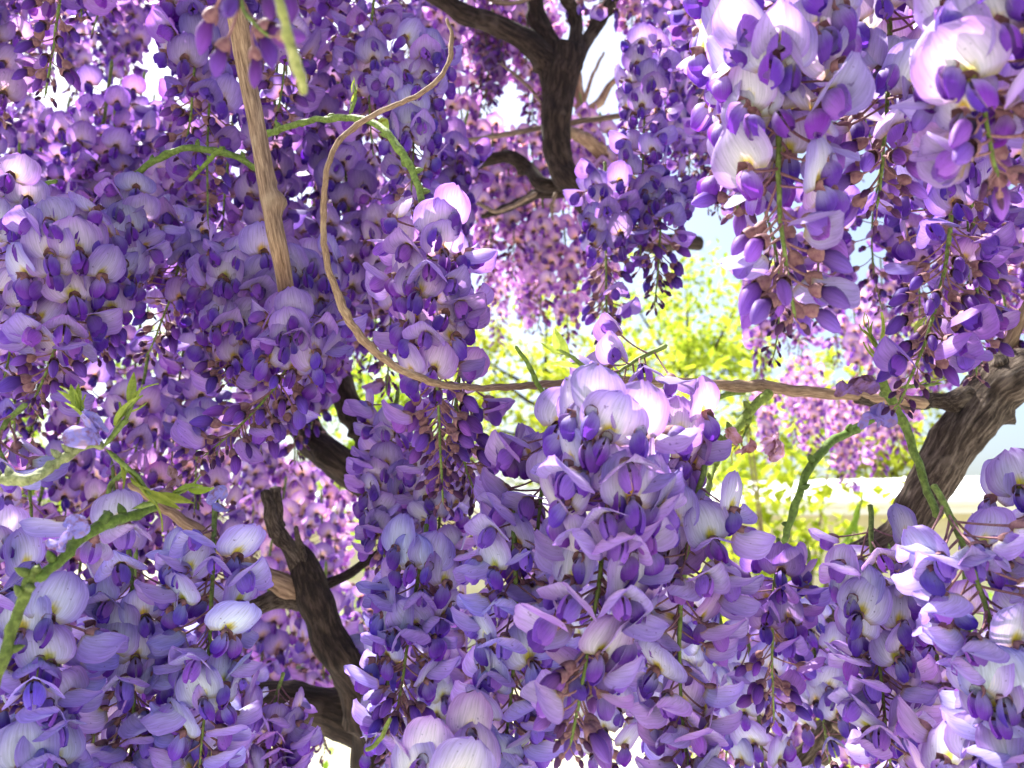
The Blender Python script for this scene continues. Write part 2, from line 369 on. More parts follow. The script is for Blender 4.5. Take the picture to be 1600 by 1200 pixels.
roof = link('roof', rf.mesh('roof', [M_ROOF], False), h)
se = MB(); box(se, -.012, .012, 0, 2.93, 0, .03); sem = se.mesh('seam', [M_ROOF], False)
for i in range(22): link('seam', sem, roof, Matrix.Translation((-6.3 + i * .6, -.5, 2.225)) @ Matrix.Rotation(math.atan2(.46, 2.9), 4, 'X'))
mb = MB(); box(mb, -6.5, 6.5, -.53, -.503, 2.02, 2.2); link('fascia', mb.mesh('fascia', [M_WHITE], False), h)
mb = MB(); tube(mb, [(-6.5, -.58, 2.17, .05), (0, -.58, 2.16, .05), (6.5, -.58, 2.15, .05)], 8, 4); link('gutter', mb.mesh('gutter', [M_WHITE]), h)

def leaf_quad(mb, p, d, up, L, W):
    s = d.cross(up); s = s.normalized() if s.length > 1e-4 else Vector((1, 0, 0)); b = len(mb.v)
    n_ = s.cross(d).normalized() * L * .12
    mb.v += [tuple(p), tuple(p + d * L * .45 + s * W + n_), tuple(p + d * L), tuple(p + d * L * .45 - s * W + n_)]; mb.f.append((b, b + 1, b + 2, b + 3)); mb.m.append(0)
def rvec(r):
    while True:
        v = Vector((r.uniform(-1, 1), r.uniform(-1, 1), r.uniform(-1, 1)))
        if .05 < v.length < 1: return v.normalized()
def tree(x, y, ht, R, label, nl, tint, seed, leaf=.09):
    r = random.Random(seed); t = thing('garden_tree', (x, y, 0), label, 'tree', 'sunlit trees beyond the flowers')
    mb = MB(); tips = []
    trunk = [(0, 0, 0, .13), (.05, .03, ht * .2, .11), (-.04, .02, ht * .42, .085), (.03, 0, ht * .7, .05), (.05, 0, ht * .92, .015)]
    tube(mb, trunk, 8, 5, .2, 4, cap=False); tr = link('trunk', mb.mesh('trunk', [M_BARK]), t)
    for k in range(11):
        a = k * 2.4 + r.uniform(-.4, .4); z0 = ht * r.uniform(.2, .72); L = R * r.uniform(.6, 1.05)
        e = Vector((math.cos(a) * L, math.sin(a) * L, z0 + L * r.uniform(.2, .8))); md = Vector((math.cos(a) * L * .5, math.sin(a) * L * .5, z0 + L * .2 + r.uniform(-.1, .2)))
        mb = MB(); tube(mb, [(0, 0, z0, .05), (*md, .032), (*e, .008)], 5, 4, .15, 6); link('limb', mb.mesh('limb', [M_BARK]), t); tips += [e, md * .4 + e * .6, md]
    tips += [Vector((0, 0, ht * .95)), Vector((0, 0, ht * .8))]
    cl = []
    for p in tips:
        for _ in range(4): cl.append((p + rvec(r) * R * r.uniform(.1, .4), r.uniform(.12, .3) * R))
    mb = MB()
    for i in range(nl):
        c, q = r.choice(cl); p = c + rvec(r) * q * r.random() ** .5
        leaf_quad(mb, p, rvec(r), Vector((0, 0, 1)), leaf * r.uniform(.6, 1.3), leaf * .32)
    mb.c = []; link('crown', mb.mesh('crown', [M_TREELEAF], False), t, color=tint)
for u_, d_, ht_, R_, lb_, tn_, sd_ in (
    (850, 15, 6.6, 2.1, 'yellow green tree behind the roof, left in the bright gap', (1.15, 1.2, .8), 1),
    (1075, 16.5, 7.6, 2.2, 'open branched tree in the middle of the bright gap above the long bare shoot', (1.05, 1.2, 1), 2),
    (1300, 17, 5.6, 2.1, 'spreading tree over the roof beneath the pink far racemes', (1.15, 1.2, .7), 3),
    (560, 16, 6.5, 2.3, 'bushy tree glimpsed between the dark limbs near the curling shoot', (.9, 1.1, .8), 4),
    (60, 16, 8, 2.6, 'dense tree showing through the gaps behind the leftmost racemes', (.8, 1, .8), 5)):
    P_ = at(u_, 600, d_); tree(P_.x, P_.y, ht_, R_, lb_, 4200, tn_, sd_, .19)
def shrub(u, v, d, hgt, R, label, n, tint, seed, leaf):
    r = random.Random(seed); p = at(u, v, d); t = thing('garden_shrub', (p.x, p.y, 0), label, 'shrub')
    for k in range(6):
        a = r.uniform(0, 6.28); mb = MB(); tube(mb, [(0, 0, 0, .012), (math.cos(a) * R * .3, math.sin(a) * R * .3, hgt * .5, .009), (math.cos(a) * R * .7, math.sin(a) * R * .7, hgt * .9, .003)], 5, 3); link('stem', mb.mesh('stem', [M_TWIG]), t)
    mb = MB()
    for i in range(n): leaf_quad(mb, Vector((0, 0, hgt * .55)) + Vector((rvec(r).x * R, rvec(r).y * R, rvec(r).z * hgt * .5)) * r.random() ** .4, rvec(r), Vector((0, 0, 1)), leaf * r.uniform(.7, 1.3), leaf * .34)
    mb.c = []; link('foliage', mb.mesh('foliage', [M_TREELEAF], False), t, color=tint)
shrub(1475, 900, 2.6, 1.55, .32, 'bright lime green shrub behind the lower right racemes', 1500, (.55, 1, .4), 11, .035)
shrub(1200, 700, 5.0, 2.9, .75, 'yellow green bush rising in front of the eave under the long bare shoot', 1500, (1.1, 1.2, .8), 12, .1)
shrub(620, 700, 5.5, 2.5, .5, 'small leafy bush in the blue gap behind the dark limbs', 600, (.8, 1.1, .8), 13, .08)

# ================================================================ WOOD
def wood(name, label, cat, limbs, group=None):
    o = limbs[0][1][0]; root = thing(name, at(o[0], o[1], o[2]), label, cat, group); base = root.location.copy()
    for nm, pts, mat, sides, rough, nf, knots in limbs:
        mb = MB(); tube(mb, [(*(at(u, v, d) - base), rp * d / F) for u, v, d, rp in pts], sides, 8, rough, nf, knots=knots)
        link(nm, mb.mesh(nm, [mat]), root)
    return root
BK = (M_BARK, 18, .16, 38, 5)
def L_(nm, pts, mat=M_BARK, sides=18, rough=.16, nf=38, knots=4): return (nm, pts, mat, sides, rough, nf, knots)
wood('woody_vine', 'dark forked wisteria trunk with open crotch at the top centre', 'woody vine', [
    L_('main_stem', [(884, 70, 1.0, 25.8), (872, 130, 1.0, 26.7), (873, 190, 1.0, 23.2), (880, 250, 1.0, 21.5), (905, 290, 1.0, 23.2), (950, 340, 1.02, 21.5), (1010, 375, 1.05, 15.5), (1100, 380, 1.1, 10.3)]),
    L_('limb', [(640, -40, .97, 14.6), (700, 5, .97, 15.5), (765, 35, .98, 16.3), (820, 65, .99, 18.9), (855, 105, 1.0, 22.4), (868, 150, 1.0, 20.6)]),
    L_('limb', [(835, -40, 1.0, 12.9), (842, 20, 1.0, 13.8), (858, 70, 1.0, 17.2), (872, 130, 1.0, 18.9)]),
    L_('limb', [(870, -50, .98, 8.6), (882, -10, .98, 9.5), (900, 25, .99, 10.3), (897, 80, .99, 12.9), (883, 125, 1.0, 17.2)]),
    L_('limb', [(985, -60, 1.0, 11.2), (950, 5, 1.0, 12.0), (925, 50, 1.0, 11.2), (900, 95, 1.0, 12.9), (882, 140, 1.0, 15.5)]),
    L_('branch', [(690, 300, 1.1, 4.3), (735, 262, 1.05, 9.5), (790, 245, 1.05, 10.3), (825, 262, 1.05, 11.2), (845, 285, 1.03, 12.0), (900, 288, 1.03, 10.3), (935, 300, 1.03, 11.2)]),
    L_('branch', [(750, 340, 1.1, 3.4), (800, 322, 1.1, 6.9), (850, 302, 1.06, 8.6), (900, 300, 1.05, 9.5), (940, 310, 1.03, 10.3)]),
    L_('branch', [(1010, 300, 1.2, 10.3), (960, 260, 1.15, 11.2), (915, 220, 1.1, 10.3), (885, 205, 1.03, 8.6)], M_VINE),
    L_('twig', [(848, 165, 1.0, 1.7), (820, 130, 1.0, 2.6), (780, 98, 1.02, 1.7)], M_TWIG, 6, .2, 100, 2),
    L_('twig', [(1070, 170, 1.0, 4.3), (960, 182, 1.02, 4.3), (870, 195, 1.05, 4.3), (800, 208, 1.0, 4.3), (720, 222, 1.0, 3.4)], M_TWIG, 8, .15, 100, 6),
    L_('twig', [(690, 340, 1.0, 2), (740, 318, 1.0, 3), (780, 330, 1.0, 3), (840, 300, 1.0, 4)], M_TWIG, 6, .2, 100, 4),
    L_('twig', [(870, 300, 1.0, 3.5), (862, 320, 1.0, 3), (864, 345, 1.0, 2)], M_TWIG, 6, .2, 100, 2),
    L_('twig', [(735, -20, .98, 4), (790, 5, .98, 4), (850, -10, .98, 3)], M_TWIG, 6, .2, 100, 4),
    L_('twig', [(1090, 60, 1.02, 3), (1010, 130, 1.0, 3.5), (990, 210, 1.0, 3)], M_TWIG, 6, .2, 100, 4)])
wood('bare_branch', 'tan backlit branch fork seen through the bright gap beside the forked trunk', 'branch', [
    L_('limb', [(903, 0, 1.4, 6), (900, 60, 1.4, 7), (905, 170, 1.4, 8), (930, 165, 1.4, 7), (960, 125, 1.4, 5), (990, 100, 1.4, 3)], M_VINE, 8, .15, 60, 3),
    L_('twig', [(910, 170, 1.4, 4), (925, 120, 1.4, 3), (945, 80, 1.42, 2)], M_VINE, 6, .1, 60, 1)])
wood('climbing_stem', 'smooth pale brown climbing stem rising through the upper left flowers', 'vine stem', [
    L_('stem', [(352, -60, .42, 13), (366, 0, .42, 14), (373, 40, .42, 16), (384, 110, .42, 14), (400, 190, .41, 13), (414, 270, .40, 14), (428, 350, .39, 14), (440, 410, .395, 13), (450, 470, .44, 12)], M_VINE, 14, .07, 60, 5),
    L_('stub', [(372, 25, .418, 6), (360, 0, .41, 4), (340, -20, .41, 3)], M_VINE, 8, .1, 60, 1)])
wood('woody_vine', 'thick dark limb crossing behind the flowers left of centre', 'woody vine', [
    L_('limb', [(330, 400, .85, 32), (350, 470, .83, 26), (370, 560, .8, 22), (440, 645, .76, 26), (485, 680, .74, 27), (530, 720, .72, 27), (600, 790, .74, 25), (690, 860, .8, 22)]),
    L_('limb', [(505, 500, .85, 17), (525, 580, .8, 19), (550, 640, .78, 20), (572, 690, .77, 19), (580, 760, .78, 14)])])
wood('woody_vine', 'dark lower trunk with a broken twin stub in the lower left gap', 'woody vine', [
    L_('main_stem', [(462, 850, .62, 9), (474, 880, .62, 20), (485, 920, .62, 27), (510, 970, .62, 28), (540, 1020, .62, 29), (580, 1090, .64, 33), (600, 1180, .66, 46), (600, 1260, .68, 50)], knots=7),
    L_('stub', [(412, 765, .60, 7), (425, 800, .60, 11), (445, 840, .61, 13), (470, 890, .62, 18), (490, 930, .62, 22)], M_RBARK),
    L_('stub', [(430, 758, .605, 9), (432, 790, .605, 9), (440, 825, .61, 9)], M_RBARK),
    L_('stub', [(461, 822, .6, 4), (470, 860, .61, 6), (486, 905, .62, 8)], M_RBARK, 10),
    L_('branch', [(330, 960, .6, 11), (400, 945, .61, 14), (450, 935, .62, 16), (490, 935, .62, 18)], M_RBARK),
    L_('branch', [(200, 755, .56, 5), (260, 795, .57, 8), (330, 845, .58, 11), (400, 895, .6, 14), (475, 925, .62, 16)], M_VINE, 12, .1, 60, 5),
    L_('branch', [(480, 920, .62, 9), (540, 900, .64, 8), (600, 860, .66, 6), (680, 830, .7, 4)], M_BARK, 10),
    L_('branch', [(370, 1105, .68, 30), (450, 1090, .67, 30), (540, 1110, .66, 36), (620, 1160, .66, 40)])])
wood('woody_vine', 'rough grey elbow of trunk at the right edge with a short upright stub', 'woody vine', [
    L_('main_stem', [(1720, 560, .58, 50), (1640, 585, .56, 46), (1580, 605, .55, 42), (1530, 650, .55, 40), (1490, 710, .55, 36), (1450, 770, .56, 34), (1400, 830, .58, 30), (1330, 900, .6, 30), (1310, 960, .62, 36), (1330, 1010, .64, 44), (1360, 1100, .66, 44)], M_RBARK, 22, .17, 45, 6),
    L_('stub', [(1556, 552, .55, 12), (1562, 575, .55, 17), (1568, 610, .55, 24)], M_RBARK, 14, .15, 60, 2),
    L_('branch', [(1545, 620, .55, 26), (1500, 622, .55, 16), (1460, 628, .55, 12), (1420, 630, .54, 10), (1330, 620, .52, 9)], M_RBARK, 14, .14, 60, 3),
    L_('sucker', [(1565, 560, .57, 8), (1585, 520, .57, 9), (1610, 470, .57, 9)], M_VINE, 10, .08, 60, 1)])
wood('woody_vine', 'dark crossing limbs low on the right under the drooping flowers', 'woody vine', [
    L_('limb', [(1200, 950, .72, 18), (1250, 975, .7, 24), (1300, 1010, .68, 34), (1350, 1060, .68, 38), (1400, 1120, .7, 36), (1460, 1200, .72, 36), (1500, 1280, .72, 36)]),
    L_('limb', [(1230, 1210, .7, 20), (1280, 1160, .7, 21), (1330, 1120, .7, 20), (1380, 1095, .71, 18), (1440, 1080, .72, 12)], M_RBARK),
    L_('twig', [(1300, 1130, .66, 5), (1350, 1170, .66, 5), (1400, 1190, .66, 4)], M_TWIG, 8)])
wood('curling_shoot', 'long bare tan shoot curling in a loop from the right trunk to upper centre', 'vine shoot', [
    L_('shoot', [(1450, 630, .535, 9), (1330, 618, .52, 9), (1210, 607, .49, 9), (1100, 600, .46, 8), (960, 594, .42, 7), (860, 600, .38, 6), (770, 606, .345, 5.5), (700, 602, .325, 5.5), (640, 585, .32, 6), (585, 548, .32, 6), (540, 490, .32, 6.5), (512, 410, .32, 5.5), (505, 330, .32, 5), (515, 250, .32, 4.5), (545, 205, .325, 4.3), (600, 172, .33, 4), (655, 148, .335, 4), (695, 110, .34, 3.8), (706, 60, .345, 3.2), (698, 28, .35, 2.5)], M_VINE, 10, .1, 150, 16)])
def shoot(label, pts, bud_every=0, tint=(1, 1, 1), rough=.14, group='green wisteria shoots', sides=10):
    o = pts[0]; root = thing('green_shoot', at(*o[:3]), label, 'vine shoot', group); base = root.location.copy(); mb = MB()
    P = [(*(at(u, v, d) - base), rp * .82 * d / F) for u, v, d, rp in pts]
    tube(mb, P, sides, 8, rough, 260, knots=len(pts)); link('stem', mb.mesh('stem', [M_STEM]), root, color=tint)
    r = random.Random(len(label)); C = catmull([Vector(p) for p in P], 4)
    for c in C[3:-1:max(1, bud_every)] if bud_every else []:
        b = MB(); L = c.w * 3.2; b.grid(lambda a, t: (math.cos(a * 6.283) * L * .28 * math.sin(math.pi * t ** .7) ** .8, math.sin(a * 6.283) * L * .28 * math.sin(math.pi * t ** .7) ** .8, t * L), 6, 5, wrap=True)
        d = rvec(r); d.z = abs(d.z); R = d.to_track_quat('Z', 'Y').to_matrix().to_4x4()
        link('bud_scale', b.mesh('bud_scale', [M_STEM]), root, Matrix.Translation(c.xyz) @ R, (tint[0] * .9, tint[1] * .9, tint[2]))
    return root
shoot('green shoot arching left from the climbing stem across the shadows', [(408, 268, .46, 6), (370, 245, .455, 6), (320, 232, .45, 6), (275, 235, .45, 6), (225, 262, .45, 6), (192, 290, .45, 5), (160, 325, .46, 5)], 3, (.75, .8, .7))
shoot('dark green shoot entering at the left edge towards the arching shoot', [(-20, 335, .45, 5), (20, 310, .45, 5), (50, 292, .45, 5), (90, 282, .45, 4)], 3, (.55, .65, .5))
shoot('thin green shoot tilted across the middle of the arching shoot', [(295, 283, .44, 4), (320, 258, .44, 4), (348, 228, .44, 4)], 2, (.9, .95, .7))
shoot('bright green shoot arching right from the climbing stem to the centre raceme', [(412, 212, .455, 7), (450, 198, .44, 6), (500, 186, .42, 6), (545, 184, .40, 6.5), (590, 196, .385, 7), (622, 230, .375, 7.5), (645, 268, .37, 7), (658, 310, .365, 7), (668, 365, .36, 6)], 3, (1, 1.05, .9))
shoot('hairy pale green shoot at the left edge ending in young leaves', [(-30, 742, .28, 9), (10, 750, .28, 10), (40, 752, .28, 10.5), (75, 735, .285, 10), (105, 712, .29, 9), (140, 695, .295, 7.5), (160, 698, .3, 6)], 2, (1.7, 1.35, 2.6), .28)
shoot('bright green shoot rising from the lower left corner to its swollen node', [(-20, 1100, .255, 10), (5, 1035, .255, 10), (25, 970, .26, 10), (42, 925, .262, 11), (48, 905, .263, 12), (60, 890, .265, 10)], 2, (.75, .75, .6))
shoot('knobbly olive shoot slanting up from the swollen node on the left', [(55, 905, .263, 10), (95, 872, .27, 10), (130, 842, .28, 11), (165, 818, .29, 11), (205, 805, .30, 9), (245, 793, .31, 7)], 2, (.65, .75, .5))
shoot('green shoot slanting down behind the right of the centre raceme', [(1395, 640, .44, 6), (1350, 662, .44, 8), (1300, 690, .43, 8), (1270, 722, .42, 8), (1245, 780, .42, 7), (1225, 850, .43, 6)], 3, (.6, .75, .45))
shoot('knotty green side shoot forking off the long bare shoot', [(1200, 612, .48, 10), (1180, 635, .47, 9), (1150, 668, .46, 8), (1125, 700, .45, 8), (1112, 740, .44, 6), (1102, 790, .40, 6), (1092, 850, .36, 6)], 2, (1.3, 1.25, .8))
shoot('thin green shoot curving left under the long bare shoot', [(1165, 612, .5, 5), (1130, 618, .5, 5), (1095, 635, .5, 4), (1075, 655, .5, 4)], 3, (1.2, 1.25, .8))
shoot('thick olive shoot running down the right side in front of the trunk', [(1370, 590, .37, 10), (1395, 625, .37, 9), (1415, 670, .37, 8), (1440, 740, .36, 7.5), (1465, 810, .35, 7)], 3, (.95, 1, .8))
shoot('slender green shoot with buds rising to the left of the centre raceme', [(870, 660, .36, 5), (845, 610, .36, 4.5), (825, 570, .36, 4), (805, 540, .36, 3.5)], 0, (1, 1.1, .7))
shoot('short pale green tendril tip under the lower centre racemes', [(610, 1120, .33, 4), (600, 1145, .33, 4.5), (585, 1165, .33, 4.5), (570, 1172, .33, 4)], 0, (1.3, 1.2, 1))
shoot('blurred pale shoot hanging close to the lens at the top', [(425, -60, .17, 9), (440, 10, .17, 9), (455, 70, .17, 9), (468, 110, .17, 11), (474, 150, .17, 6)], 0, (2.0, 1.5, 2.2), .2)

# young leaves and odd dried bits
def leafmesh(L, W, seed=0):
    mb = MB(); mb.grid(lambda a, t: ((a - .5) * 2 * W * math.sin(math.pi * (.03 + t * .96) ** .8), -abs(a - .5) * W * -.9 + .08 * L * math.sin(t * 3), t * L), 4, 6); return mb.mesh('leaflet', [M_LEAF])
LF = [leafmesh(.012, .0014), leafmesh(.016, .002), leafmesh(.009, .0011)]
def sprig(u, v, d, size, n, label, up=Vector((0, 0, 1)), spread=.6, tint=(1, 1, 1)):
    r = random.Random(int(u * 7 + v)); root = thing('young_leaf_sprig', at(u, v, d), label, 'leaf sprig', 'young leaf sprigs'); L = .03 * size
    mb = MB(); upn = up.normalized(); tube(mb, [(0, 0, 0, .0011), (*(upn * L * .5 + Vector((.002, 0, 0))), .0009), (*(upn * L), .0004)], 6, 3, .1, 200); link('stem', mb.mesh('stem', [M_STEM]), root)
    for i in range(n):
        k = i / n; dr = (upn + rvec(r) * spread).normalized(); R = dr.to_track_quat('Z', 'Y').to_matrix().to_4x4() @ Matrix.Rotation(r.uniform(0, 6.28), 4, 'Z')
        s = size * r.uniform(.7, 1.3); link('leaflet', r.choice(LF), root, Matrix.Translation(upn * L * (.25 + .75 * k)) @ R @ Matrix.Scale(s, 4), tint)
sprig(160, 700, .298, .8, 12, 'upright lime sprig at the end of the hairy shoot', Vector((.5, 0, 1)))
sprig(150, 690, .298, .7, 10, 'folded young leaves behind the shrivelled blue flower on the hairy shoot', Vector((-.7, .1, 1)), .5)
sprig(165, 700, .298, 1.0, 9, 'olive young leaves drooping from the tip of the hairy shoot', Vector((.8, 0, -.8)), .6, (.8, .75, .6))
sprig(1385, 590, .37, .9, 10, 'young leaf cluster at the head of the thick olive shoot', Vector((-.3, 0, 1)), .5)
sprig(1400, 560, .37, .8, 8, 'pale narrow leaf tips by the dark buds above the grey branch', Vector((.7, 0, .7)), .4, (1.2, 1.1, 1.4))
sprig(1405, 605, .38, .7, 4, 'single pointing leaf shoot just above the grey horizontal branch', Vector((1, 0, .1)), .15)
sprig(1175, 640, .47, .9, 10, 'dried bracts and tiny leaves on the knotty side shoot', Vector((-.3, 0, -.6)), .9, (.9, .7, .5))
sprig(1120, 655, .44, 1.0, 8, 'small curled leaves left of the knotty side shoot', Vector((-1, 0, .3)), .7, (.9, 1, .7))
sprig(545, 180, .40, .6, 5, 'tiny leaf pair standing on the bright arching shoot', Vector((.1, 0, 1)), .35)
sprig(205, 795, .3, .8, 7, 'small green leaf bases on the knobbly olive shoot', Vector((.8, 0, .3)), .6, (.8, .9, .6))
sprig(625, 860, .6, 1.0, 10, 'dark small leaf fan in the lower left gap', Vector((-.6, 0, .5)), .9, (.5, .55, .4))
sprig(940, 600, .3, .8, 7, 'pale leaflets where the centre raceme leaves its shoot', Vector((-.6, -.3, .4)), .7, (1, 1, .9))
sprig(1350, 760, 1.0, 3, 9, 'broad green leaf spray in front of the cream wall', Vector((-.3, 0, -.9)), .4, (.9, 1.1, .7))
def drypetal(u, v, d, s, label, tint=(1, 1, 1), n=3, name='withered_flower', cat='withered flower', mat=M_DRY):
    r = random.Random(int(u + v)); root = thing(name, at(u, v, d), label, cat, 'withered flowers' if cat == 'withered flower' else None)
    for k in range(n):
        b = banner(r, 'half' if k % 2 else 'open', 14, 12); q = r.uniform(0, 99)
        b.v = [tuple(Vector(p) + noise.noise_vector(Vector(p) * 130 + Vector((q, 0, 0))) * .0028) for p in b.v]
        R = frame(Vector((r.uniform(-1, 1), r.uniform(-1, .3), r.uniform(-1, .2))), Vector((0, 0, 1)), r.uniform(-1, 1)).to_4x4()
        link('petal', b.mesh('petal', [mat]), root, Matrix.Translation(rvec(r) * .003) @ Matrix.Scale(s * .68, 4) @ R, tint)
M_BLUE = plain('shrivelled_petal', (.22, .11, .17), (.40, .28, .40), 110, .6, .4, .0006, trans=.3, c3=(.30, .28, .72))
drypetal(142, 668, .29, .8, 'shrivelled blue lilac flower among young leaves on the hairy shoot', (1, .95, 1.0), 3, mat=M_BLUE)
drypetal(272, 762, .37, .7, 'crumpled brown edged flower above the slanting olive shoot', (.7, .6, .6), 3)
drypetal(342, 785, .36, .6, 'withered bell hanging where the straight green stalk begins', (.8, .8, .9), 2, mat=M_BLUE)
drypetal(110, 838, .27, .55, 'small shrivelled blue knot on the knobbly olive shoot', (1, .95, 1.0), 3, mat=M_BLUE)
drypetal(1150, 700, .42, .8, 'browned flower with orange top beside the knotty side shoot', (1.2, .9, .8), 3)
drypetal(1200, 705, .42, .8, 'papery flower with rusty tip right of the knotty side shoot', (1.3, 1.1, 1.2), 3)
drypetal(1340, 615, .36, .75, 'wilted purple flower lying against the grey horizontal branch', (.5, .4, .75), 3)
drypetal(1365, 650, .355, .7, 'dark crumpled flower hanging below the grey horizontal branch', (.7, .6, .8), 3, mat=M_BLUE)
drypetal(630, 160, .5, .6, 'rust brown dead leaf caught behind the curling shoot', (.8, .3, .2), 1, 'dead_leaf', 'dead leaf')
drypetal(606, 205, .5, .6, 'yellow leaf scrap beneath the curling shoot', (1.1, 2.2, .3), 1, 'yellow_leaf', 'leaf')

